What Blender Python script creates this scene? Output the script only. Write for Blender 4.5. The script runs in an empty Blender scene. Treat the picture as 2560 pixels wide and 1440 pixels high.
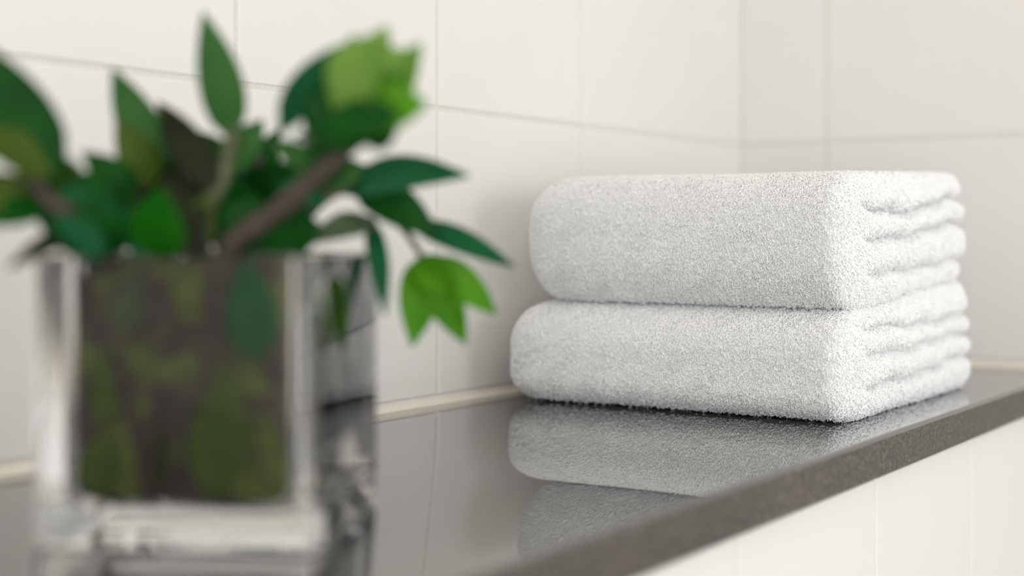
import bpy, bmesh, math, random
import numpy as np
from mathutils import Vector, Matrix

# ------------------------------------------------------------------ camera, world, light, exposure
# World frame: room corner at x=0, y=0; long wall is the plane y=0 (room at y<0),
# end wall is the plane x=0 (room at x<0).  Ledge top at z = ZC.
sc = bpy.context.scene
C = sc.collection
D = 1.44                       # depth of the room corner from the camera, metres
F = 3555.0                     # focal length in pixels of the 2560 wide frame (50 mm)
HOR = 584.0                    # horizon row
ZC = 1.0
CAM_H = 0.0841 * D             # camera above the ledge
FW = Vector((0.8301, 0.5577, 0.0)).normalized()
RT = Vector((FW.y, -FW.x, 0.0))
CAM = Vector((0, 0, ZC + CAM_H)) - FW * D - RT * (0.1617 * D)

cd = bpy.data.cameras.new('camera')
cam = bpy.data.objects.new('camera', cd)
C.objects.link(cam)
cam.location = CAM
cam.rotation_euler = (math.pi / 2, 0, math.atan2(FW.y, FW.x) - math.pi / 2)
cd.sensor_width = 36.0
cd.lens = F * 36.0 / 2560.0
cd.shift_y = -(720.0 - HOR) / 2560.0
cd.clip_start = 0.02
cd.dof.use_dof = True
cd.dof.focus_distance = 0.632 * D
cd.dof.aperture_fstop = 2.6
sc.camera = cam

w = bpy.data.worlds.new('world')
sc.world = w
w.use_nodes = True
w.node_tree.nodes['Background'].inputs['Color'].default_value = (0.80, 0.86, 1.0, 1)
w.node_tree.nodes['Background'].inputs['Strength'].default_value = 0.4

def area(name, loc, target, sx, sy, energy, color):
    ld = bpy.data.lights.new(name, 'AREA')
    ld.shape = 'RECTANGLE'; ld.size = sx; ld.size_y = sy
    ld.energy = energy; ld.color = color
    o = bpy.data.objects.new(name, ld); C.objects.link(o)
    o.location = loc
    o.rotation_euler = (Vector(target) - Vector(loc)).to_track_quat('-Z', 'Y').to_euler()
    return o

WINS = [dict(x0=-2.20, x1=-1.30, z0=0.82, z1=1.72), dict(x0=-1.00, x1=-0.05, z0=0.82, z1=1.72)]   # windows across the room, the first an unseen one added as fill
SIDE = dict(y0=-1.75, y1=-0.85, z0=0.82, z1=1.72)             # unseen window behind the camera, added to light the towel fronts
XB, YF, ZH = -2.6, -1.9, 2.5
FILL_LAMP = (-1.40, -0.95, 2.42)                                   # unseen square ceiling lamp, added as fill
for wn, en, col in ((WINS[0], 4.5, (0.945, 0.975, 1.0)), (WINS[1], 12.0, (0.945, 0.975, 1.0))):  # first is added fill, second the key daylight
    cxw, czw = (wn['x0'] + wn['x1']) / 2, (wn['z0'] + wn['z1']) / 2
    area('window_key_or_fill', (cxw, YF - 0.03, czw), (cxw, 0, czw), wn['x1'] - wn['x0'], wn['z1'] - wn['z0'], en, col)
area('window_key_or_fill', (XB - 0.03, -1.3, 1.27), (0, -1.3, 1.27), 0.9, 0.9, 24.5, (1.0, 0.988, 0.965))  # fill light for the added window behind the camera
area('ceiling_fill_light', (FILL_LAMP[0], FILL_LAMP[1], FILL_LAMP[2] - 0.004), (FILL_LAMP[0], FILL_LAMP[1], 0), 0.9, 0.9, 2.6, (1.0, 0.92, 0.82))  # weak warm fill from the added lamp

vs = sc.view_settings
vs.view_transform = 'Standard'; vs.look = 'None'; vs.gamma = 1.0
vs.use_curve_mapping = False
vs.exposure = -0.10
try:
    sc.cycles.max_bounces = 14; sc.cycles.transmission_bounces = 12
    sc.cycles.transparent_max_bounces = 8; sc.cycles.diffuse_bounces = 10; sc.cycles.glossy_bounces = 6
except Exception:
    pass

# ------------------------------------------------------------------ helpers
def at(px, py, d):
    """point seen at pixel (px,py) of the photograph, at depth d (metres) along the view axis"""
    return CAM + FW * d + RT * ((px - 1280.0) / F * d) + Vector((0, 0, (HOR - py) / F * d))

def on_plane_y(px, py, Y):
    v = FW + RT * ((px - 1280.0) / F) + Vector((0, 0, (HOR - py) / F))
    return CAM + v * ((Y - CAM.y) / v.y)

def tag(o, label=None, cat=None, group=None, kind=None):
    if label: o['label'] = label
    if cat: o['category'] = cat
    if group: o['group'] = group
    if kind: o['kind'] = kind
    return o

def link(name, me, mat=None, parent=None):
    o = bpy.data.objects.new(name, me); C.objects.link(o)
    if mat is not None and not me.materials: me.materials.append(mat)
    if parent is not None: o.parent = parent
    return o

def from_bm(name, bm, mat=None, parent=None, smooth=False):
    me = bpy.data.meshes.new(name)
    bmesh.ops.recalc_face_normals(bm, faces=bm.faces)
    bm.to_mesh(me); bm.free()
    if smooth:
        me.shade_smooth()
    return link(name, me, mat, parent)

def box_mesh(name, x0, x1, y0, y1, z0, z1, bevel=0.0, seg=2, smooth=False):
    bm = bmesh.new()
    bmesh.ops.create_cube(bm, size=1.0)
    for v in bm.verts:
        v.co = Vector(((x0 + x1) / 2 + v.co.x * (x1 - x0), (y0 + y1) / 2 + v.co.y * (y1 - y0), (z0 + z1) / 2 + v.co.z * (z1 - z0)))
    if bevel > 0:
        bmesh.ops.bevel(bm, geom=list(bm.edges), offset=bevel, segments=seg, profile=0.5, affect='EDGES')
    me = bpy.data.meshes.new(name)
    bmesh.ops.recalc_face_normals(bm, faces=bm.faces)
    bm.to_mesh(me); bm.free()
    if smooth: me.shade_smooth()
    return me

def empty(name, loc=(0, 0, 0)):
    o = bpy.data.objects.new(name, None); C.objects.link(o)
    o.location = loc; o.empty_display_size = 0.02
    return o

def child_keep(o, parent):
    """parent a mesh whose vertices are in world space to an empty that only has a location"""
    o.parent = parent
    o.matrix_parent_inverse = Matrix.Translation(-Vector(parent.location))
    return o

# ------------------------------------------------------------------ materials
def mat(name):
    m = bpy.data.materials.new(name); m.use_nodes = True
    return m, m.node_tree, m.node_tree.nodes['Principled BSDF']

def ramp(nt, fac, stops):
    r = nt.nodes.new('ShaderNodeValToRGB')
    while len(r.color_ramp.elements) < len(stops): r.color_ramp.elements.new(0.5)
    for e, (p, c) in zip(r.color_ramp.elements, stops):
        e.position = p; e.color = (*c, 1)
    nt.links.new(fac, r.inputs['Fac'])
    return r

def noise(nt, scale, detail=2.0, rough=0.5, stretch=None, coord='Object'):
    tc = nt.nodes.new('ShaderNodeTexCoord')
    n = nt.nodes.new('ShaderNodeTexNoise')
    n.inputs['Scale'].default_value = scale; n.inputs['Detail'].default_value = detail
    n.inputs['Roughness'].default_value = rough
    if stretch:
        mp = nt.nodes.new('ShaderNodeMapping'); mp.inputs['Scale'].default_value = stretch
        nt.links.new(tc.outputs[coord], mp.inputs['Vector']); nt.links.new(mp.outputs['Vector'], n.inputs['Vector'])
    else:
        nt.links.new(tc.outputs[coord], n.inputs['Vector'])
    return n

def plain(name, a, b, scale, rough, bump=0.0, bdist=0.001, **kw):
    m, nt, p = mat(name)
    n = noise(nt, scale, 3.0)
    r = ramp(nt, n.outputs['Fac'], [(0.3, a), (0.7, b)])
    nt.links.new(r.outputs['Color'], p.inputs['Base Color'])
    p.inputs['Roughness'].default_value = rough
    if bump:
        bp = nt.nodes.new('ShaderNodeBump'); bp.inputs['Strength'].default_value = bump
        bp.inputs['Distance'].default_value = bdist
        nt.links.new(n.outputs['Fac'], bp.inputs['Height']); nt.links.new(bp.outputs['Normal'], p.inputs['Normal'])
    for k, v in kw.items(): p.inputs[k].default_value = v
    return m

M_TILE = plain('white_glazed_tile', (0.800, 0.788, 0.765), (0.825, 0.813, 0.790), 6.0, 0.34)
M_GROUT = plain('pale_grout', (0.70, 0.685, 0.655), (0.755, 0.74, 0.71), 300.0, 0.9, 0.2, 0.0003)
M_CAULK = plain('cream_sealant', (0.77, 0.73, 0.645), (0.81, 0.77, 0.69), 40.0, 0.55)
M_PAINT = plain('white_wall_paint', (0.80, 0.77, 0.72), (0.82, 0.79, 0.74), 4.0, 0.8)
M_TAUPE = plain('taupe_wall_paint', (0.58, 0.55, 0.51), (0.62, 0.59, 0.55), 4.0, 0.8)
M_FLOOR = plain('beige_floor_tile', (0.40, 0.37, 0.33), (0.46, 0.43, 0.39), 5.0, 0.5)
M_FRAME = plain('white_window_frame', (0.80, 0.80, 0.79), (0.83, 0.83, 0.82), 8.0, 0.4)

def stone(name, rough, ior, g, coat):
    m, nt, p = mat(name)
    n1 = noise(nt, 900.0, 3.0, 0.6)
    n2 = noise(nt, 260.0, 2.0, 0.5)
    n3 = noise(nt, 9.0, 3.0, 0.5)
    mx = nt.nodes.new('ShaderNodeMath'); mx.operation = 'MULTIPLY_ADD'
    nt.links.new(n2.outputs['Fac'], mx.inputs[0]); mx.inputs[1].default_value = 0.5
    nt.links.new(n1.outputs['Fac'], mx.inputs[2])
    mx2 = nt.nodes.new('ShaderNodeMath'); mx2.operation = 'MULTIPLY_ADD'
    nt.links.new(n3.outputs['Fac'], mx2.inputs[0]); mx2.inputs[1].default_value = 0.12
    nt.links.new(mx.outputs[0], mx2.inputs[2])
    r = ramp(nt, mx2.outputs[0], [(0.66, (0.046 * g, 0.039 * g, 0.037 * g)), (0.84, (0.086 * g, 0.073 * g, 0.070 * g)), (1.0, (0.27 * g, 0.245 * g, 0.200 * g))])
    nt.links.new(r.outputs['Color'], p.inputs['Base Color'])
    p.inputs['Roughness'].default_value = rough
    p.inputs['IOR'].default_value = ior
    p.inputs['Coat Weight'].default_value = coat; p.inputs['Coat Roughness'].default_value = 0.02
    return m
M_STONE = stone('dark_polished_stone', 0.02, 1.85, 0.26, 0.6)
M_EDGE = stone('dark_honed_stone', 0.40, 1.4, 0.72, 0.0)

def towel_mat(name, a):
    m, nt, p = mat(name)
    n = noise(nt, 60.0, 2.0)
    r = ramp(nt, n.outputs['Fac'], [(0.3, tuple(c * 0.985 for c in a)), (0.7, a)])
    nt.links.new(r.outputs['Color'], p.inputs['Base Color'])
    p.inputs['Roughness'].default_value = 0.95
    p.inputs['Specular IOR Level'].default_value = 0.1
    p.inputs['Sheen Weight'].default_value = 0.15
    return m
M_TERRY = towel_mat('white_terry_cotton', (0.972, 0.980, 0.990))

def glass():
    m, nt, p = mat('clear_vase_glass')
    p.inputs['Base Color'].default_value = (0.998, 1.0, 0.998, 1)
    p.inputs['Roughness'].default_value = 0.0
    p.inputs['IOR'].default_value = 1.5
    p.inputs['Transmission Weight'].default_value = 1.0
    return m
M_GLASS = glass()

def leaf_mat(name, a, b, rough=0.5, trans=0.25):
    m = bpy.data.materials.new(name); m.use_nodes = True
    nt = m.node_tree; p = nt.nodes['Principled BSDF']; out = nt.nodes['Material Output']
    n = noise(nt, 45.0, 3.0)
    r = ramp(nt, n.outputs['Fac'], [(0.3, a), (0.72, b)])
    nt.links.new(r.outputs['Color'], p.inputs['Base Color'])
    p.inputs['Roughness'].default_value = rough
    p.inputs['Specular IOR Level'].default_value = 0.16
    tl = nt.nodes.new('ShaderNodeBsdfTranslucent')
    nt.links.new(r.outputs['Color'], tl.inputs['Color'])
    mx = nt.nodes.new('ShaderNodeMixShader'); mx.inputs[0].default_value = trans
    nt.links.new(p.outputs['BSDF'], mx.inputs[1]); nt.links.new(tl.outputs['BSDF'], mx.inputs[2])
    nt.links.new(mx.outputs[0], out.inputs['Surface'])
    return m
L = {
    'deep': leaf_mat('deep_green_leaf', (0.002, 0.050, 0.003), (0.005, 0.100, 0.007)),
    'mid': leaf_mat('mid_green_leaf', (0.020, 0.110, 0.018), (0.055, 0.170, 0.035)),
    'fresh': leaf_mat('fresh_green_leaf', (0.006, 0.130, 0.003), (0.025, 0.200, 0.006)),
    'blue': leaf_mat('blue_green_leaf', (0.002, 0.075, 0.020), (0.006, 0.125, 0.038)),
    'grey': leaf_mat('grey_green_leaf', (0.060, 0.100, 0.050), (0.110, 0.160, 0.085)),
    'lime': leaf_mat('lime_green_bract', (0.055, 0.250, 0.004), (0.120, 0.360, 0.012), 0.5, 0.35),
    'pale': leaf_mat('pale_green_bract', (0.160, 0.350, 0.050), (0.270, 0.470, 0.100), 0.5, 0.35),
    'olive': leaf_mat('olive_leaf', (0.040, 0.085, 0.008), (0.085, 0.135, 0.018)),
    'brown': leaf_mat('dark_brown_leaf', (0.018, 0.013, 0.011), (0.045, 0.034, 0.028), 0.6, 0.05),
    'bronze': leaf_mat('bronze_green_leaf', (0.014, 0.020, 0.007), (0.034, 0.042, 0.014)),  # dark brownish green leaf colour
}
M_BARK = plain('grey_brown_bark', (0.040, 0.028, 0.022), (0.075, 0.056, 0.043), 120.0, 0.8, 0.4, 0.0006)
M_GSTEM = plain('green_grey_stem', (0.060, 0.075, 0.030), (0.110, 0.120, 0.060), 90.0, 0.7, 0.3, 0.0005)
M_FLOWER = plain('rust_flower_centre', (0.30, 0.10, 0.02), (0.45, 0.22, 0.04), 200.0, 0.8)

# ------------------------------------------------------------------ room shell
GR = 0.0009            # grout recess behind tile faces
def struct(name, x0, x1, y0, y1, z0, z1, m):
    o = link(name, box_mesh(name, x0, x1, y0, y1, z0, z1), m)
    o['kind'] = 'structure'
    return o
struct('floor', XB, 0.12, YF, 0.12, -0.1, 0.0, M_FLOOR)
struct('ceiling', XB, 0.12, YF, 0.12, ZH, ZH + 0.1, M_PAINT)
wall_left = struct('wall_left', XB, GR, GR, 0.12, 0.0, ZH, M_GROUT)
wall_right = struct('wall_right', GR, 0.12, YF, GR, 0.0, ZH, M_GROUT)

def holed_wall(name, axis, pos, thick, holes, m):
    """wall with window openings (a0, a1, h0, h1); axis 'y': plane y=pos, 'x': plane x=pos (thick is outward, signed)"""
    bm = bmesh.new()
    lo, hi = (XB, 0.12) if axis == 'y' else (YF, 0.12)
    pieces = []
    for a0, a1, h0, h1 in sorted(holes):
        pieces += [(lo, a0, 0, ZH), (a0, a1, 0, h0), (a0, a1, h1, ZH)]; lo = a1
    pieces.append((lo, hi, 0, ZH))
    for (u0, u1, v0, v1) in pieces:
        g = bmesh.ops.create_cube(bm, size=1.0)['verts']
        for v in g:
            u = (u0 + u1) / 2 + v.co.x * (u1 - u0); t = pos + thick / 2 + v.co.y * abs(thick); z = (v0 + v1) / 2 + v.co.z * (v1 - v0)
            v.co = Vector((u, t, z)) if axis == 'y' else Vector((t, u, z))
    o = from_bm(name, bm, m); o['kind'] = 'structure'
    return o
holed_wall('wall_front', 'y', YF, -0.12, [(q['x0'], q['x1'], q['z0'], q['z1']) for q in WINS], M_PAINT)
holed_wall('wall_back', 'x', XB, -0.12, [(SIDE['y0'], SIDE['y1'], SIDE['z0'], SIDE['z1'])], M_TAUPE)

def window(name, axis, pos, a0, a1, h0, h1):
    root = empty(name, (((a0 + a1) / 2, pos, h0) if axis == 'y' else (pos, (a0 + a1) / 2, h0)))
    root['kind'] = 'structure'
    bars = [(a0, a0 + 0.04, h0, h1), (a1 - 0.04, a1, h0, h1), (a0 + 0.04, a1 - 0.04, h0, h0 + 0.04), (a0 + 0.04, a1 - 0.04, h1 - 0.04, h1)]
    for (u0, u1, v0, v1) in bars:
        me = box_mesh('frame_bar', u0, u1, pos - 0.02, pos + 0.0, v0, v1, 0.003) if axis == 'y' else box_mesh('frame_bar', pos - 0.02, pos, u0, u1, v0, v1, 0.003)
        child_keep(link('frame_bar', me, M_FRAME), root)
    me = box_mesh('pane', a0 + 0.005, a1 - 0.005, pos - 0.075, pos - 0.069, h0 + 0.005, h1 - 0.005) if axis == 'y' else box_mesh('pane', pos - 0.075, pos - 0.069, a0 + 0.005, a1 - 0.005, h0 + 0.005, h1 - 0.005)
    child_keep(link('pane', me, M_GLASS), root)
for q_i, q in enumerate(WINS): window('window_%d' % (q_i + 1), 'y', YF, q['x0'], q['x1'], q['z0'], q['z1'])  # the first frames the added fill, the second the key
window('window_3', 'x', XB, SIDE['y0'], SIDE['y1'], SIDE['z0'], SIDE['z1'])  # unseen window added around the back fill light

fill_lamp_root = empty('ceiling_fill_lamp', (FILL_LAMP[0], FILL_LAMP[1], FILL_LAMP[2]))  # housing for the added ceiling fill
tag(fill_lamp_root, 'square white ceiling lamp added for fill light, out of view above the room', 'lamp')
for (dx, dy, sx, sy) in ((-0.48, 0, 0.06, 1.02), (0.48, 0, 0.06, 1.02), (0, -0.48, 0.90, 0.06), (0, 0.48, 0.90, 0.06)):
    child_keep(link('frame_bar', box_mesh('frame_bar', FILL_LAMP[0] + dx - sx / 2, FILL_LAMP[0] + dx + sx / 2, FILL_LAMP[1] + dy - sy / 2, FILL_LAMP[1] + dy + sy / 2, FILL_LAMP[2] - 0.02, ZH, 0.002), M_FRAME), fill_lamp_root)
child_keep(link('backing_panel', box_mesh('backing_panel', FILL_LAMP[0] - 0.45, FILL_LAMP[0] + 0.45, FILL_LAMP[1] - 0.45, FILL_LAMP[1] + 0.45, FILL_LAMP[2], ZH, 0.0), M_FRAME), fill_lamp_root)


# ------------------------------------------------------------------ tiles (each its own object, meshes shared)
TW, TH, J = 0.1995, 0.2055, 0.0036        # tile module and joint
CAULK = 0.0048
_tile_cache = {}
def tile_mesh(wd, ht, axis):
    key = (round(wd, 4), round(ht, 4), axis)
    if key not in _tile_cache:
        if axis == 'y':
            me = box_mesh('tile', 0, wd, 0, 0.006, 0, ht, 0.0009, 2)
        else:
            me = box_mesh('tile', 0, 0.006, -wd, 0, 0, ht, 0.0009, 2)
        me.materials.append(M_TILE)
        _tile_cache[key] = me
    return _tile_cache[key]
rt = random.Random(4)
def lay(parent, axis, edges, rows, pos):
    """edges: descending joint positions along the wall, rows: ascending joint heights"""
    for a, b in zip(edges[:-1], edges[1:]):
        for z0, z1 in zip(rows[:-1], rows[1:]):
            wd = (a - b) - (J if a < -1e-6 else J / 2 + 0.0003); ht = (z1 - z0) - J
            o = bpy.data.objects.new('tile', tile_mesh(wd, ht, axis)); C.objects.link(o)
            dep = rt.uniform(-0.00015, 0.00015)
            o.location = (b + J / 2, pos + dep, z0 + J / 2) if axis == 'y' else (pos + dep, a - (J / 2 if a < -1e-6 else 0.0003), z0 + J / 2)
            o.parent = parent
first = 0.2175 * D - TW
edges_l = [0.0, -first] + [-first - TW * k for k in range(1, 12)]
rows_u = [ZC + CAULK] + [ZC + CAULK + TH * k for k in range(1, 6)]
lay(wall_left, 'y', edges_l, rows_u, 0.0)
edges_r = [0.0, -0.062 * D] + [-0.062 * D - TW * k for k in range(1, 7)]
lay(wall_right, 'x', edges_r, rows_u, 0.0)

# ledge: tiled apron wall below and dark stone slab on top
Y_EDGE, T_SLAB, RECESS = -0.222 * D, 0.0168 * D, 0.010
YA = Y_EDGE + RECESS
wall_below = struct('wall_below', XB, GR, YA + GR, GR, 0.0, ZC - T_SLAB, M_GROUT)
j0 = on_plane_y(2190, 1300, YA).x
edges_a = sorted([j0 + TW * k for k in range(-9, 3) if j0 + TW * k < -0.01] + [0.0], reverse=True)
rows_a = sorted([ZC - T_SLAB - 0.003 - TH * k for k in range(0, 4)])
lay(wall_below, 'y', edges_a, rows_a, YA)

bm = bmesh.new()
prof = []
def arc(cy, cz, r, a0, a1, n=6):
    for i in range(n + 1):
        a = math.radians(a0 + (a1 - a0) * i / n)
        prof.append((cy + r * math.cos(a), cz + r * math.sin(a)))
prof.append((-0.0002, ZC)); 
arc(Y_EDGE + 0.0034, ZC - 0.0034, 0.0034, 90, 180, 8)
arc(Y_EDGE + 0.0015, ZC - T_SLAB + 0.0015, 0.0015, 180, 270, 4)
prof.append((-0.0002, ZC - T_SLAB))
ends = []
for x in (XB + 0.001, -0.0002):
    ends.append([bm.verts.new((x, y, z)) for y, z in prof])
n = len(prof)
for i in range(n):
    bm.faces.new((ends[0][i], ends[0][(i + 1) % n], ends[1][(i + 1) % n], ends[1][i]))
bm.faces.new(ends[0]); bm.faces.new(ends[1][::-1])
slab = from_bm('counter', bm, M_STONE)
for p in slab.data.polygons: p.use_smooth = len(p.vertices) == 4
slab.data.materials.append(M_EDGE)
for p in slab.data.polygons:
    if p.normal.z < 0.35: p.material_index = 1
slab.data.set_sharp_from_angle(angle=math.radians(30))
tag(slab, 'dark grey polished stone ledge with a rounded front edge on the tiled wall', 'counter')

def strip(name, p0, p1, axis):
    bm = bmesh.new()
    # quarter-round bead
    pts = [(0, 0)] + [(-0.0045 * (1 - math.sin(t)), CAULK * 1.15 * (1 - math.cos(t))) for t in [math.radians(a) for a in (0, 22, 45, 68, 90)]]
    rings = []
    for s in (p0, p1):
        rings.append([bm.verts.new((s, a, ZC + b) if axis == 'y' else (a, s, ZC + b)) for a, b in pts])
    k = len(pts)
    for i in range(k): bm.faces.new((rings[0][i], rings[0][(i + 1) % k], rings[1][(i + 1) % k], rings[1][i]))
    bm.faces.new(rings[0]); bm.faces.new(rings[1][::-1])
    o = from_bm(name, bm, M_CAULK); o['kind'] = 'structure'
strip('trim_1', XB + 0.001, 0.0, 'y')
strip('trim_2', Y_EDGE + 0.001, 0.0, 'x')

# ------------------------------------------------------------------ towels
def sstep(a, b, x):
    t = np.clip((x - a) / (b - a), 0, 1); return t * t * (3 - 2 * t)

def box_grid(nx, ny, nz):
    """quads on the six faces of the [-1,1] cube, shared vertices merged"""
    idx = {}; V = []; Q = []
    def vid(i, j, k):
        key = (i, j, k)
        if key not in idx:
            idx[key] = len(V); V.append((2 * i / nx - 1, 2 * j / ny - 1, 2 * k / nz - 1))
        return idx[key]
    for i in range(nx):
        for j in range(ny):
            for k, flip in ((0, True), (nz, False)):
                q = [vid(i, j, k), vid(i + 1, j, k), vid(i + 1, j + 1, k), vid(i, j + 1, k)]
                Q.append(q[::-1] if flip else q)
    for i in range(nx):
        for k in range(nz):
            for j, flip in ((0, False), (ny, True)):
                q = [vid(i, j, k), vid(i + 1, j, k), vid(i + 1, j, k + 1), vid(i, j, k + 1)]
                Q.append(q[::-1] if flip else q)
    for j in range(ny):
        for k in range(nz):
            for i, flip in ((0, True), (nx, False)):
                q = [vid(i, j, k), vid(i, j + 1, k), vid(i, j + 1, k + 1), vid(i, j, k + 1)]
                Q.append(q[::-1] if flip else q)
    return np.array(V), np.array(Q)

def vnormals(V, Q):
    T = np.vstack((Q[:, [0, 1, 2]], Q[:, [0, 2, 3]]))
    fn = np.cross(V[T[:, 1]] - V[T[:, 0]], V[T[:, 2]] - V[T[:, 0]])
    N = np.zeros_like(V)
    for i in range(3): np.add.at(N, T[:, i], fn)
    return N / np.maximum(np.linalg.norm(N, axis=1, keepdims=True), 1e-12), T, fn

def np_mesh(name, V, faces, smooth=True):
    me = bpy.data.meshes.new(name)
    k = faces.shape[1]
    me.vertices.add(len(V)); me.vertices.foreach_set('co', V.astype(np.float32).ravel())
    me.loops.add(faces.size); me.loops.foreach_set('vertex_index', faces.astype(np.int32).ravel())
    me.polygons.add(len(faces)); me.polygons.foreach_set('loop_start', (np.arange(len(faces)) * k).astype(np.int32))
    me.update(calc_edges=True)
    if smooth: me.polygons.foreach_set('use_smooth', np.ones(len(faces), bool))
    me.update()
    return me

def wob(P, f, ph):
    """smooth pseudo random field, about -1..1"""
    x, y, z = P[:, 0] * f, P[:, 1] * f, P[:, 2] * f
    return (np.sin(x + 1.7 * y + 0.6 * z + ph) + np.sin(1.9 * z - 1.1 * x + 0.8 * y + 2.3 * ph) + np.sin(1.3 * y + 2.1 * z + 1.5 * x + 4.1 * ph)) / 3

def towel(label, X0, X1, Y0, Y1, zlo, zhi, creases, seed, n_loops, rlow=0.92):
    """zlo, zhi: functions of fraction along x giving bottom / top height above the ledge"""
    V, Q = box_grid(110, 96, 46)
    hx, hy = (X1 - X0) / 2, (Y1 - Y0) / 2
    hz = 0.5
    H = 0.082
    # rounded box: radii differ per side
    r = np.empty_like(V)
    r[:, 0] = np.where(V[:, 0] < 0, 0.044, 0.018)
    r[:, 1] = np.where(V[:, 1] < 0, 0.012, 0.034)
    r[:, 2] = np.where(V[:, 2] < 0, H / 2 * rlow, H / 2 * 0.92)
    half = np.array([hx, hy, H / 2])
    P = V * half
    inner = half - r
    q = np.clip(P, -inner, inner)
    e = (P - q) / r
    ln = np.linalg.norm(e, axis=1, keepdims=True)
    # a 3-norm keeps the pile fuller than an ellipsoid
    l3 = (np.abs(e) ** 2.35).sum(axis=1, keepdims=True) ** (1 / 2.35)
    P = q + np.where(ln > 1e-9, e / np.maximum(l3, 1e-9), 0) * r
    # the fold layers end flat (not bulged) on the near side: move rib side back to a fuller profile
    fx = (P[:, 0] + hx) / (2 * hx)
    fz = (P[:, 2] + H / 2) / H
    side = sstep(0.25, 0.9, -V[:, 1]) * sstep(0.06, 0.26, fx)
    back = sstep(0.55, 0.98, V[:, 0])
    far = sstep(0.6, 1.0, V[:, 1]) * sstep(0.1, 0.35, fx)
    wgt = np.clip(side + back + far, 0, 1)
    P[:, 1] -= side * 0.006 * (1 - (2 * fz - 1) ** 2) * 0
    # world placement
    z_lo, z_hi = zlo(fx), zhi(fx)
    W = np.empty_like(P)
    W[:, 0] = P[:, 0] + (X0 + X1) / 2
    W[:, 1] = P[:, 1] + (Y0 + Y1) / 2
    W[:, 2] = z_lo + fz * (z_hi - z_lo)
    # creases between the layers, given as polylines (x, z) on the near side
    N, T, fn = vnormals(W, Q)
    disp = np.zeros(len(W))
    for (cx, cz, depth, wid) in creases:
        zc = np.interp(W[:, 0], cx, cz) + 0.0012 * np.sin(W[:, 0] * 90 + seed) + 0.002 * np.sin(W[:, 1] * 30 + seed)
        start = sstep(cx[0] - 0.012, cx[0] + 0.018, W[:, 0])
        dz = np.abs(W[:, 2] - zc)
        disp -= depth * start * (np.exp(-(dz / wid) ** 1.4)) * wgt
    disp += wgt * 0.0015 * wob(W, 30, seed) + 0.0016 * wob(W, 20, seed + 1.0) + 0.0003 * wob(W, 120, seed + 2)
    horiz = N.copy(); horiz[:, 2] *= 0.35
    W = W + horiz * disp[:, None]
    W[:, 2] = np.maximum(W[:, 2], 0.0012)
    W[:, 2] += ZC
    root = empty('folded_towel', ((X0 + X1) / 2, (Y0 + Y1) / 2, W[:, 2].min()))
    tag(root, label, 'towel', 'white terry towels stacked on the stone ledge')
    me = np_mesh('towel_body', W, Q)
    child_keep(link('towel_body', me, M_TERRY), root)

    # terry pile: thousands of small cotton loops standing on the cloth
    rng = np.random.default_rng(seed)
    N, T, fn = vnormals(W, Q)
    A = np.linalg.norm(fn, axis=1) / 2
    tn = fn / np.maximum(2 * A[:, None], 1e-12)
    dens = np.clip(0.10 + 1.3 * np.maximum(-tn[:, 0], 0) + 0.75 * np.maximum(-tn[:, 1], 0) + 0.22 * np.maximum(tn[:, 2], 0), 0, 1)
    cz = W[T].mean(axis=1)
    dens = np.where(tn[:, 2] < -0.95, 0.03, dens)
    # many candidates, one kept per small cell, then thinned by density: an even carpet without bare spots
    nc = n_loops * 7
    cdf = np.cumsum(A) / A.sum()
    ti = np.minimum(np.searchsorted(cdf, (np.arange(nc) + rng.random(nc)) / nc), len(T) - 1)
    a, b = rng.random(nc), rng.random(nc)
    sw = a + b > 1; a[sw] = 1 - a[sw]; b[sw] = 1 - b[sw]
    tv = W[T[ti]]
    P0 = tv[:, 0] + a[:, None] * (tv[:, 1] - tv[:, 0]) + b[:, None] * (tv[:, 2] - tv[:, 0])
    perm = rng.permutation(nc)
    cell = np.floor((P0[perm] + 5.0) / 0.00130).astype(np.int64)
    _, first_ = np.unique(cell[:, 0] * 100000007 + cell[:, 1] * 10007 + cell[:, 2], return_index=True)
    keep = perm[first_]
    keep = keep[rng.random(len(keep)) < dens[ti[keep]]]
    if len(keep) > n_loops: keep = rng.permutation(keep)[:n_loops]
    P0, ti = P0[keep], ti[keep]
    n_loops = len(keep)
    nn = N[T[ti]].mean(axis=1); nn /= np.linalg.norm(nn, axis=1, keepdims=True)
    down = np.tile(np.array([0.18, 0.0, -1.0]), (n_loops, 1))
    flat = np.abs(nn[:, 2]) > 0.9
    down[flat] = np.array([-1.0, 0.2, 0.0])
    t = down - (down * nn).sum(1, keepdims=True) * nn
    t /= np.linalg.norm(t, axis=1, keepdims=True)
    s = np.cross(nn, t)
    ang = 0.55 * wob(P0, 130, seed) + 0.4 * wob(P0, 420, seed + 3) + rng.normal(0, 0.45, n_loops)
    u = np.cos(ang)[:, None] * t + np.sin(ang)[:, None] * s
    v = np.cross(nn, u)
    Ln = rng.uniform(0.0016, 0.0028, n_loops)
    Hh = rng.uniform(0.0012, 0.0025, n_loops)
    lean = rng.uniform(0.0, 0.0011, n_loops)
    rad = rng.uniform(0.00038, 0.00050, n_loops)
    tw = rng.normal(0, 0.00035, n_loops)
    K, S = 5, 3
    verts = np.empty((n_loops, K, S, 3))
    th = np.linspace(0, math.pi, K)
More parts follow.
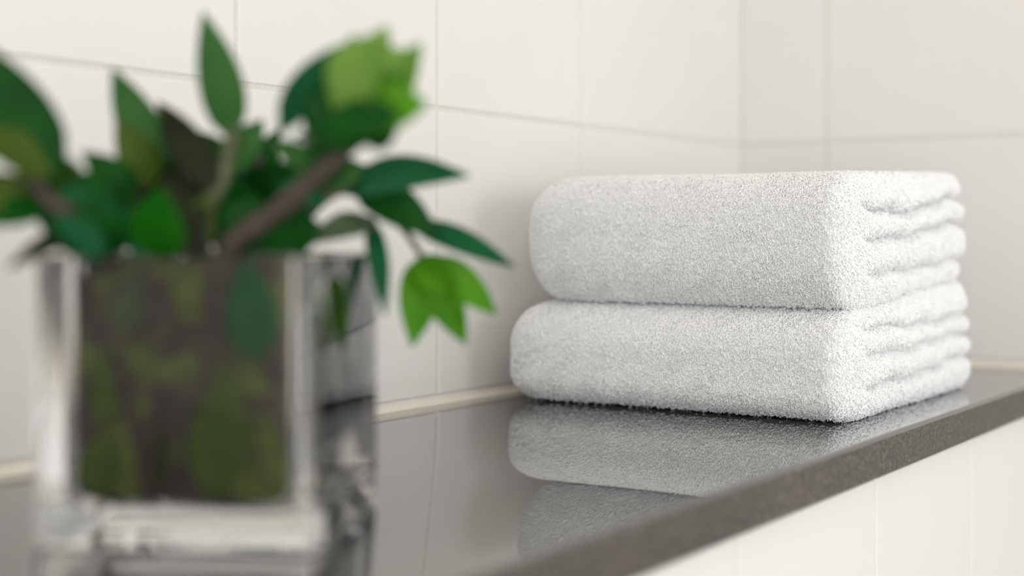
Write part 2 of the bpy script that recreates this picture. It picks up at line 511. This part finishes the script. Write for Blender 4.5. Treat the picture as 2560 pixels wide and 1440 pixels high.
    for k in range(K):
        cu = -Ln / 2 * math.cos(th[k]) + lean * math.sin(th[k])
        cn = Hh * math.sin(th[k]) - 0.0003
        cv = tw * math.sin(2 * th[k])
        ctr = P0 + u * cu[:, None] + nn * cn[:, None] + v * cv[:, None]
        # frame: direction of the arc
        du = Ln / 2 * math.sin(th[k]) + lean * math.cos(th[k]); dn = Hh * math.cos(th[k])
        dl = np.sqrt(du ** 2 + dn ** 2) + 1e-9
        up = (nn * (du / dl)[:, None] - u * (dn / dl)[:, None])
        for j in range(S):
            al = 2 * math.pi * j / S + math.pi / 2
            verts[:, k, j] = ctr + (up * math.sin(al) + v * math.cos(al)) * rad[:, None]
    base = (np.arange(n_loops) * K * S)[:, None]
    fl = []
    for k in range(K - 1):
        for j in range(S):
            j2 = (j + 1) % S
            fl.append([k * S + j, k * S + j2, (k + 1) * S + j2, (k + 1) * S + j])
    fl = np.array(fl)
    faces = (base[:, :, None] + fl[None]).reshape(-1, 4)
    allv = verts.reshape(-1, 3)
    allv[:, 2] = np.maximum(allv[:, 2], ZC + 0.0002)
    me = np_mesh('terry_pile', allv, faces)
    o = child_keep(link('terry_pile', me, M_TERRY), root)
    o['kind'] = 'stuff'
    return root

YS = -0.282
def crease(pts, depth=0.011, wid=0.0034):
    w_ = [on_plane_y(px, py, YS) for px, py in pts]
    return ([p.x for p in w_], [p.z - ZC for p in w_], depth, wid)
lower_cr = [crease([(2100, 832), (2180, 822), (2290, 815), (2370, 800), (2420, 780)]),
            crease([(2140, 893), (2210, 888), (2300, 865), (2390, 840)]),
            crease([(2085, 993), (2200, 965), (2300, 935), (2390, 895)], 0.010)]
upper_cr = [crease([(2105, 515), (2160, 525), (2235, 540), (2300, 528), (2370, 500)], 0.015, 0.0032),
            crease([(2085, 607), (2150, 606), (2220, 605), (2290, 590), (2370, 565)], 0.013),
            crease([(2150, 692), (2200, 690), (2290, 680), (2390, 655)], 0.010)]
def l_top(f): return 0.0705 + 0.0135 * sstep(0.05, 1.0, f)
def u_top(f): return 0.1600 + 0.0065 * sstep(0.0, 1.0, f)
towel('lower of two folded white terry towels, lying directly on the dark stone ledge',
      -0.478, -0.192, -0.287, -0.026, lambda f: 0 * f, l_top, lower_cr, 11, 54000, 0.62)
towel('upper of two folded white terry towels, resting on top of the other',
      -0.474, -0.203, -0.286, -0.040, lambda f: l_top(f) + 0.001, u_top, upper_cr, 23, 54000)

# ------------------------------------------------------------------ glass vase
FR = at(786, 1396, 0.3687 * D); FR.z = ZC
rot = math.radians(7.0)
side_dir = (FW * math.cos(rot) + RT * math.sin(rot))      # from the front right corner backwards
front_dir = (-RT * math.cos(rot) + FW * math.sin(rot))    # from the front right corner to the left
SV, HV, WV, BV = 0.1115, 0.113, 0.0095, 0.0145
VC = FR + (side_dir + front_dir) * (SV / 2)               # vase centre on the ledge
def vpt(a, b, z):   # a: to the viewer's right, b: away from the viewer, from the vase centre
    return VC - front_dir * a + side_dir * b + Vector((0, 0, z))

def ring(h, r, z, k=6):
    out = []
    for qx, qy, a0 in ((1, 1, 0), (-1, 1, 90), (-1, -1, 180), (1, -1, 270)):
        for i in range(k + 1):
            t = math.radians(a0 + 90 * i / k)
            out.append((qx * (h - r) + r * math.cos(t), qy * (h - r) + r * math.sin(t), z))
    return out
bm = bmesh.new()
o_, i_ = SV / 2, SV / 2 - WV
rings = []
z0 = 0.0003
for h, r, z in ((o_ - 0.003, 0.004, z0), (o_ - 0.0009, 0.0045, z0 + 0.0009), (o_, 0.005, z0 + 0.003), (o_, 0.005, HV - 0.0025), (o_ - 0.0008, 0.0048, HV - 0.0008),
                (o_ - 0.0025, 0.0045, HV), (i_ + 0.0025, 0.0075, HV), (i_ + 0.0008, 0.0075, HV - 0.0008), (i_, 0.008, HV - 0.0025),
                (i_, 0.008, BV + 0.006), (i_ - 0.0015, 0.008, BV + 0.002), (i_ - 0.006, 0.008, BV)):
    rings.append([bm.verts.new(vpt(*p)) for p in ring(h, r, z)])
m_ = len(rings[0])
for A_, B_ in zip(rings[:-1], rings[1:]):
    for i in range(m_):
        bm.faces.new((A_[i], A_[(i + 1) % m_], B_[(i + 1) % m_], B_[i]))
bm.faces.new(rings[0][::-1]); bm.faces.new(rings[-1])
vase = from_bm('glass_vase', bm, M_GLASS)
for p in vase.data.polygons: p.use_smooth = True
vase.data.set_sharp_from_angle(angle=math.radians(28))
tag(vase, 'square clear glass vase with thick walls and base holding leafy branches', 'vase')

# ------------------------------------------------------------------ branches in the vase
def leaf_mesh(B, T, width, nh, arch=0.15, cup=0.25, fat=0.5, th=0.0007, twist=0.0, nl=12, nw=4):
    """leaf from base B to tip T; nh: rough facing; arch: bow along the length (towards nh), cup: raised edges"""
    B, T = Vector(B), Vector(T)
    ax = (T - B); Lh = ax.length; ax.normalize()
    nh = Vector(nh); nrm = (nh - ax * nh.dot(ax)).normalized()
    sd = ax.cross(nrm).normalized()
    top, bot = [], []
    bm = bmesh.new()
    for i in range(nl + 1):
        s = i / nl
        prof_ = (math.sin(math.pi * min(1.0, s ** (0.75 if fat <= 0.5 else 1.5))) ** 0.8) if 0 < s < 1 else 0.0
        hw = max(width / 2 * prof_, width * 0.035)
        if s < 0.10: hw = max(hw * (s / 0.10), width * 0.05)
        ctr = B + ax * (Lh * s) + nrm * (arch * Lh * math.sin(math.pi * s) * 0.6)
        ca, sa = math.cos(twist * s), math.sin(twist * s)
        sdi = sd * ca + nrm * sa; nri = nrm * ca - sd * sa
        r1, r2 = [], []
        for j in range(-nw, nw + 1):
            f = j / nw
            p = ctr + sdi * (hw * f) + nri * (cup * hw * f * f - 0.0004 * math.exp(-(f * 5) ** 2))
            edge = 0.25 + 0.75 * (1 - abs(f) ** 3)
            r1.append(bm.verts.new(p + nri * th * edge / 2)); r2.append(bm.verts.new(p - nri * th * edge / 2))
        top.append(r1); bot.append(r2)
    for i in range(nl):
        for j in range(2 * nw):
            bm.faces.new((top[i][j], top[i][j + 1], top[i + 1][j + 1], top[i + 1][j]))
            bm.faces.new((bot[i][j], bot[i + 1][j], bot[i + 1][j + 1], bot[i][j + 1]))
        bm.faces.new((top[i][0], top[i + 1][0], bot[i + 1][0], bot[i][0]))
        bm.faces.new((top[i][-1], bot[i][-1], bot[i + 1][-1], top[i + 1][-1]))
    for i in (0, nl):
        for j in range(2 * nw):
            bm.faces.new((top[i][j], bot[i][j], bot[i][j + 1], top[i][j + 1]))
    return bm

def tube(pts, rads, seg=10):
    P = [Vector(p) for p in pts]
    # Catmull-Rom resample
    path, rr = [], []
    for i in range(len(P) - 1):
        p0 = P[max(i - 1, 0)]; p1 = P[i]; p2 = P[i + 1]; p3 = P[min(i + 2, len(P) - 1)]
        for k in range(6):
            t = k / 6
            path.append(0.5 * ((2 * p1) + (p2 - p0) * t + (2 * p0 - 5 * p1 + 4 * p2 - p3) * t * t + (3 * p1 - p0 - 3 * p2 + p3) * t ** 3))
            rr.append(rads[i] + (rads[i + 1] - rads[i]) * t)
    path.append(P[-1]); rr.append(rads[-1])
    bm = bmesh.new(); rings = []
    ref = Vector((0.3, 0.9, 0.1))
    for i, p in enumerate(path):
        d = (path[min(i + 1, len(path) - 1)] - path[max(i - 1, 0)]).normalized()
        a = d.cross(ref).normalized(); b = d.cross(a)
        k_ = 1.0 + 0.08 * math.sin(i * 2.1)
        rings.append([bm.verts.new(p + (a * math.cos(2 * math.pi * j / seg) + b * math.sin(2 * math.pi * j / seg)) * rr[i] * k_) for j in range(seg)])
    for A_, B_ in zip(rings[:-1], rings[1:]):
        for j in range(seg): bm.faces.new((A_[j], A_[(j + 1) % seg], B_[(j + 1) % seg], B_[j]))
    bm.faces.new(rings[0][::-1]); bm.faces.new(rings[-1])
    return bm

TOCAM = -FW
UP = Vector((0, 0, 1))
def facing(rx=0.0, up=0.3):
    return (TOCAM + RT * rx + UP * up).normalized()

branches = {}
def branch(key, name, label, pts, rads, m):
    root = empty(name, vpt(0, 0, BV) if not pts else pts[0])
    tag(root, label, 'branch', 'leafy branches in the glass vase')
    st = from_bm('stem', tube(pts, rads), m, None, True)
    child_keep(st, root)
    branches[key] = root
    return root

def lf(key, b, t, wpx, colr, rx=0.0, up=0.3, arch=0.12, cup=0.2, fat=0.5, name='leaf', twist=0.0):
    """b, t: (pixel x, pixel y, depth m) of leaf base and tip; wpx: width in photo pixels at its depth"""
    B, T = at(*b), at(*t)
    wd = 1.18 * wpx / F * (b[2] + t[2]) / 2
    o = from_bm(name, leaf_mesh(B, T, wd, facing(rx, up), arch, cup, fat, 0.0008, twist), L[colr], None, True)
    child_keep(o, branches[key])
    return o

zb = BV + 0.004
branch('tulip', 'leafy_branch', 'thick brown branch leaning right with a large pale green flower head',
       [vpt(-0.018, 0.004, zb), vpt(-0.004, 0.0, 0.070), at(560, 640, 0.575), at(700, 520, 0.572), at(880, 360, 0.568)],
       [0.0048, 0.0048, 0.0046, 0.0044, 0.0034], M_BARK)
branch('upright', 'leafy_branch', 'green-grey upright branch with one tall narrow leaf pointing straight up',
       [vpt(0.016, 0.020, zb), vpt(0.006, 0.012, 0.075), at(500, 600, 0.590), at(560, 440, 0.592), at(582, 320, 0.594)],
       [0.0040, 0.0042, 0.0042, 0.0036, 0.0022], M_GSTEM)
branch('right', 'leafy_branch', 'branch arching low to the right with dark drooping leaves and lime shoots',
       [vpt(0.028, -0.008, zb), vpt(0.026, -0.004, 0.080), at(690, 600, 0.600), at(800, 500, 0.615), at(900, 470, 0.625), at(1000, 560, 0.635), at(1060, 650, 0.640)],
       [0.0036, 0.0036, 0.0034, 0.0030, 0.0026, 0.0018, 0.0012], M_GSTEM)
branch('left', 'leafy_branch', 'brown branch reaching far left with a broad dark green leaf at the picture edge',
       [vpt(-0.030, -0.010, zb), vpt(-0.030, -0.006, 0.080), at(230, 590, 0.555), at(120, 500, 0.545), at(60, 420, 0.540)],
       [0.0040, 0.0040, 0.0038, 0.0034, 0.0024], M_BARK)
branch('midleft', 'leafy_branch', 'short branch crowded with bright green leaves above the left of the vase',
       [vpt(-0.020, 0.020, zb), vpt(-0.018, 0.018, 0.080), at(330, 600, 0.600), at(350, 470, 0.600), at(370, 380, 0.605)],
       [0.0036, 0.0036, 0.0034, 0.0030, 0.0018], M_BARK)
branch('backc', 'leafy_branch', 'short branch with dark glossy leaves at the middle of the bouquet',
       [vpt(0.004, 0.028, zb), vpt(0.008, 0.026, 0.080), at(610, 590, 0.625), at(640, 470, 0.630), at(650, 390, 0.632)],
       [0.0036, 0.0036, 0.0034, 0.0030, 0.0018], M_BARK)

# tall leaf and its neighbours
lf('upright', (580, 350, 0.594), (508, 32, 0.585), 96, 'mid', 0.35, 0.1, 0.05, 0.25)
lf('upright', (570, 440, 0.590), (655, 300, 0.610), 90, 'mid', -0.2, 0.3)
lf('upright', (545, 480, 0.588), (395, 255, 0.600), 82, 'bronze', 0.1, 0.1)
lf('upright', (540, 520, 0.590), (470, 350, 0.612), 80, 'grey', 0.2, 0.2)
# left group
lf('midleft', (400, 440, 0.598), (282, 172, 0.590), 96, 'mid', 0.3, 0.15, 0.06)
lf('midleft', (380, 470, 0.598), (290, 300, 0.585), 90, 'olive', 0.2, 0.4)
lf('midleft', (390, 640, 0.560), (405, 470, 0.545), 128, 'fresh', 0.0, 0.2, 0.1, 0.1)
lf('midleft', (335, 510, 0.590), (205, 380, 0.575), 90, 'deep', 0.2, 0.6)
lf('midleft', (420, 560, 0.590), (500, 380, 0.600), 100, 'bronze', -0.2, 0.2)
lf('midleft', (300, 620, 0.560), (150, 470, 0.548), 110, 'blue', 0.2, 0.5)
lf('midleft', (330, 600, 0.565), (200, 560, 0.540), 90, 'deep', 0.1, 0.8)
lf('left', (160, 440, 0.545), (-190, 40, 0.525), 165, 'deep', 0.3, 0.25, 0.02, 0.15)
lf('left', (130, 440, 0.542), (-90, 330, 0.525), 120, 'olive', 0.1, 0.9)
lf('left', (110, 500, 0.545), (-70, 560, 0.530), 130, 'deep', 0.0, 0.6)
lf('left', (215, 575, 0.552), (18, 672, 0.530), 56, 'bronze', 0.2, 0.9, 0.10)
lf('left', (170, 550, 0.550), (260, 420, 0.560), 95, 'deep', 0.1, 0.5)
lf('left', (200, 590, 0.552), (60, 440, 0.556), 90, 'olive', 0.3, 0.2)
lf('left', (260, 640, 0.545), (130, 540, 0.535), 80, 'blue', 0.1, 0.7)
# middle
lf('backc', (630, 560, 0.628), (760, 410, 0.615), 150, 'deep', -0.1, 0.3)
lf('backc', (620, 520, 0.628), (590, 330, 0.640), 110, 'blue', 0.2, 0.2)
lf('backc', (640, 480, 0.630), (700, 320, 0.640), 70, 'deep', -0.4, 0.1)
lf('backc', (600, 600, 0.620), (530, 440, 0.635), 110, 'bronze', 0.2, 0.3)
lf('backc', (650, 600, 0.610), (800, 560, 0.600), 90, 'deep', 0.0, 0.7)
lf('backc', (600, 560, 0.61), (580, 450, 0.590), 100, 'deep', 0.2, 0.5)
# flower head on the thick branch
lf('tulip', (860, 372, 0.568), (884, 90, 0.548), 150, 'blue', -0.6, 0.3, -0.10, 0.35, name='bract')
lf('tulip', (700, 330, 0.566), (885, 100, 0.560), 90, 'blue', -0.3, 0.4, 0.14, 0.2)
lf('tulip', (880, 360, 0.566), (966, 66, 0.556), 150, 'pale', -0.2, 0.2, 0.05, 0.4, name='bract')
lf('tulip', (885, 350, 0.560), (1052, 108, 0.556), 110, 'pale', 0.2, 0.2, -0.05, 0.3, name='bract')
lf('tulip', (800, 300, 0.544), (1066, 262, 0.536), 120, 'lime', 0.0, 0.3, 0.10, 0.3, 0.9, name='bract')
lf('tulip', (845, 330, 0.545), (925, 88, 0.532), 125, 'pale', -0.1, 0.3, 0.06, 0.3, 0.9, name='bract')
lf('tulip', (770, 312, 0.542), (1000, 290, 0.532), 84, 'deep', 0.0, 0.2, 0.06, 0.2, 0.9, name='bract')
lf('tulip', (880, 350, 0.556), (890, 140, 0.538), 140, 'mid', 0.0, 0.2, 0.10, 0.3, name='bract')
lf('tulip', (860, 340, 0.550), (1000, 120, 0.545), 150, 'pale', 0.1, 0.3, 0.10, 0.3, name='bract')
lf('tulip', (820, 330, 0.548), (1010, 190, 0.540), 130, 'fresh', 0.1, 0.4, 0.10, 0.3, name='bract')
lf('tulip', (900, 350, 0.550), (770, 230, 0.545), 130, 'deep', -0.1, 0.0, 0.10, 0.2, name='bract')
lf('tulip', (900, 345, 0.558), (1000, 290, 0.552), 90, 'deep', 0.1, -0.2, 0.05, 0.2, name='bract')
lf('tulip', (930, 348, 0.575), (735, 345, 0.570), 70, 'grey', 0.0, 0.5, 0.08)
lf('tulip', (880, 372, 0.575), (728, 400, 0.580), 84, 'deep', 0.0, 0.5)
lf('tulip', (800, 440, 0.572), (680, 350, 0.590), 56, 'mid', 0.0, 0.5)
cone = from_bm('flower_centre', tube([at(930, 230, 0.555), at(955, 170, 0.553), at(968, 140, 0.552)], [0.0020, 0.0020, 0.0008]), M_FLOWER, None, True)
child_keep(cone, branches['tulip'])
# right group
lf('right', (850, 480, 0.622), (1172, 440, 0.612), 112, 'blue', 0.0, 0.9, 0.14, 0.2)
lf('right', (880, 465, 0.624), (1095, 590, 0.630), 100, 'deep', 0.0, 0.6, 0.15)
lf('right', (1020, 560, 0.636), (1285, 668, 0.645), 62, 'blue', 0.1, 0.6, 0.10)
lf('right', (925, 540, 0.628), (962, 790, 0.615), 50, 'blue', 0.5, 0.1, 0.04)
lf('right', (760, 470, 0.612), (930, 420, 0.630), 84, 'mid', 0.0, 0.7)
lf('right', (940, 552, 0.628), (770, 610, 0.600), 76, 'grey', 0.0, 0.7, 0.10)
lf('right', (700, 640, 0.590), (770, 520, 0.600), 120, 'deep', -0.1, 0.3)
lf('right', (820, 500, 0.615), (690, 470, 0.600), 80, 'blue', 0.0, 0.6)
lf('right', (1055, 640, 0.640), (1030, 865, 0.632), 90, 'lime', 0.3, 0.1, 0.03, 0.3, name='bract')
lf('right', (1065, 645, 0.640), (1165, 860, 0.636), 84, 'lime', -0.2, 0.2, 0.05, 0.3, name='bract')
lf('right', (1070, 645, 0.641), (1240, 785, 0.645), 76, 'lime', 0.0, 0.4, 0.12, 0.3, name='bract')
lf('right', (1050, 640, 0.640), (1110, 740, 0.628), 80, 'lime', 0.0, 0.3, 0.05, 0.2, name='bract')

# low collar of leaves over the rim
for k_, b_, t_, w_, c_, rx_, up_ in [
        ('midleft', (300, 650, 0.560), (190, 500, 0.545), 110, 'deep', 0.1, 0.5), ('midleft', (440, 655, 0.565), (310, 530, 0.560), 120, 'blue', 0.2, 0.4),
        ('upright', (500, 645, 0.575), (440, 470, 0.580), 110, 'bronze', 0.2, 0.3), ('backc', (560, 650, 0.590), (650, 490, 0.592), 130, 'deep', -0.1, 0.4),
        ('right', (640, 650, 0.585), (740, 510, 0.588), 120, 'deep', -0.1, 0.4), ('right', (690, 655, 0.585), (800, 560, 0.580), 100, 'deep', 0.0, 0.6),
        ('upright', (470, 640, 0.580), (525, 490, 0.578), 90, 'olive', 0.0, 0.3), ('left', (240, 630, 0.552), (80, 515, 0.545), 100, 'deep', 0.1, 0.6),
        ('midleft', (360, 570, 0.600), (250, 430, 0.610), 90, 'mid', 0.1, 0.3), ('backc', (590, 570, 0.630), (600, 390, 0.640), 120, 'deep', 0.0, 0.3),
        ('left', (200, 490, 0.556), (110, 390, 0.560), 80, 'olive', 0.1, 0.3), ('left', (70, 520, 0.543), (-70, 440, 0.535), 90, 'olive', 0.1, 0.5),
        ('midleft', (440, 600, 0.600), (450, 430, 0.620), 110, 'deep', 0.0, 0.3), ('upright', (560, 470, 0.600), (500, 330, 0.615), 90, 'deep', 0.2, 0.2),
        ('backc', (690, 560, 0.625), (830, 440, 0.635), 110, 'blue', -0.1, 0.4), ('tulip', (760, 470, 0.580), (890, 400, 0.590), 80, 'deep', 0.0, 0.5),
        ('midleft', (250, 560, 0.580), (330, 430, 0.590), 100, 'deep', -0.1, 0.3), ('left', (120, 590, 0.548), (190, 470, 0.552), 90, 'olive', 0.0, 0.3)]:
    lf(k_, b_, t_, w_, c_, rx_, up_)
for k_, b_, t_, w_, c_ in [('midleft', (400, 520, 0.612), (375, 330, 0.620), 110, 'deep'), ('midleft', (360, 480, 0.610), (330, 350, 0.615), 90, 'fresh'),
        ('upright', (560, 480, 0.612), (540, 360, 0.620), 90, 'deep'), ('backc', (660, 520, 0.635), (640, 330, 0.645), 100, 'deep'), ('left', (110, 520, 0.552), (60, 400, 0.556), 90, 'deep')]:
    lf(k_, b_, t_, w_, c_, 0.05, 0.3)
lf('tulip', (850, 345, 0.556), (830, 150, 0.546), 150, 'blue', -0.2, 0.2, 0.10, 0.3, name='bract')
lf('tulip', (760, 320, 0.558), (960, 200, 0.545), 130, 'mid', 0.0, 0.4, 0.10, 0.3, name='bract')
lf('tulip', (800, 345, 0.556), (985, 300, 0.550), 90, 'deep', 0.0, 0.1, -0.04, 0.2, name='bract')

# dark bark and moss packed inside the glass
def moss_mat():
    m, nt, p = mat('dark_bark_and_moss')
    n1 = noise(nt, 55.0, 3.0, 0.5, (1, 1, 0.7)); n2 = noise(nt, 160.0, 3.0, 0.6)
    r1 = ramp(nt, n2.outputs['Fac'], [(0.3, (0.016, 0.011, 0.010)), (0.75, (0.065, 0.048, 0.042))])
    r2 = ramp(nt, n2.outputs['Fac'], [(0.3, (0.045, 0.062, 0.010)), (0.75, (0.115, 0.145, 0.028))])
    r3 = ramp(nt, n1.outputs['Fac'], [(0.51, (0, 0, 0)), (0.60, (1, 1, 1))])
    mx = nt.nodes.new('ShaderNodeMixRGB')
    nt.links.new(r3.outputs['Color'], mx.inputs['Fac']); nt.links.new(r1.outputs['Color'], mx.inputs['Color1']); nt.links.new(r2.outputs['Color'], mx.inputs['Color2'])
    nt.links.new(mx.outputs['Color'], p.inputs['Base Color']); p.inputs['Roughness'].default_value = 0.9
    return m
Vm, Qm = box_grid(40, 40, 46)
hm = SV / 2 - WV - 0.0007
half = np.array([hm, hm, (0.104 - BV) / 2]); rm = np.array([0.009, 0.009, 0.010])
Pm = Vm * half; qm = np.clip(Pm, -(half - rm), half - rm); em = (Pm - qm) / rm
Pm = qm + em / np.maximum(np.linalg.norm(em, axis=1, keepdims=True), 1e-9) * rm * (np.linalg.norm(em, axis=1, keepdims=True) > 1e-9)
Nm = em / np.maximum(np.linalg.norm(em, axis=1, keepdims=True), 1e-9)
dm = -0.0016 + 0.0010 * wob(Pm, 150, 1.0) + 0.0006 * wob(Pm, 420, 2.0)
Pm = Pm + Nm * dm[:, None]
Pm[:, 2] += (0.104 + BV) / 2 + 0.0002
Wm = np.array(VC)[None] - np.array(front_dir)[None] * Pm[:, :1] + np.array(side_dir)[None] * Pm[:, 1:2]
Wm[:, 2] += Pm[:, 2]
moss_root = link('moss_filling', np_mesh('moss_filling', Wm, Qm), moss_mat())
tag(moss_root, 'dark brown bark and green moss packed tightly inside the square glass vase', 'moss')

# leaves pressed against the glass
rv = random.Random(8)
keys = list(branches)
inh = SV / 2 - WV - 0.003
def inner_leaf(key, a0, b0, z0_, a1, b1, z1_, wd, colr, nrm, arch=0.0):
    B, T = vpt(a0, b0, z0_), vpt(a1, b1, z1_)
    o = from_bm('leaf', leaf_mesh(B, T, wd, nrm, arch, 0.08, 0.5, 0.0008), L[colr], None, True)
    child_keep(o, branches[key])
fn_ = -side_dir; rn_ = -front_dir
green = [(0.014, 0.024, 0.020, 0.072, 0.024, 'olive'), (-0.033, 0.024, -0.028, 0.046, 0.017, 'olive'), (-0.008, 0.026, -0.006, 0.048, 0.008, 'bronze'),
         (0.031, 0.076, 0.027, 0.110, 0.022, 'blue'), (-0.020, 0.086, -0.017, 0.104, 0.012, 'grey'), (-0.030, 0.050, -0.029, 0.078, 0.010, 'olive')]
for i, (a0, z0_, a1, z1_, wd, colr) in enumerate(green):
    inner_leaf(keys[i % 6], a0, -SV / 2 + WV + 0.0012, z0_ - 0.004, a1, -SV / 2 + WV + 0.0012, z1_, wd, colr, fn_)
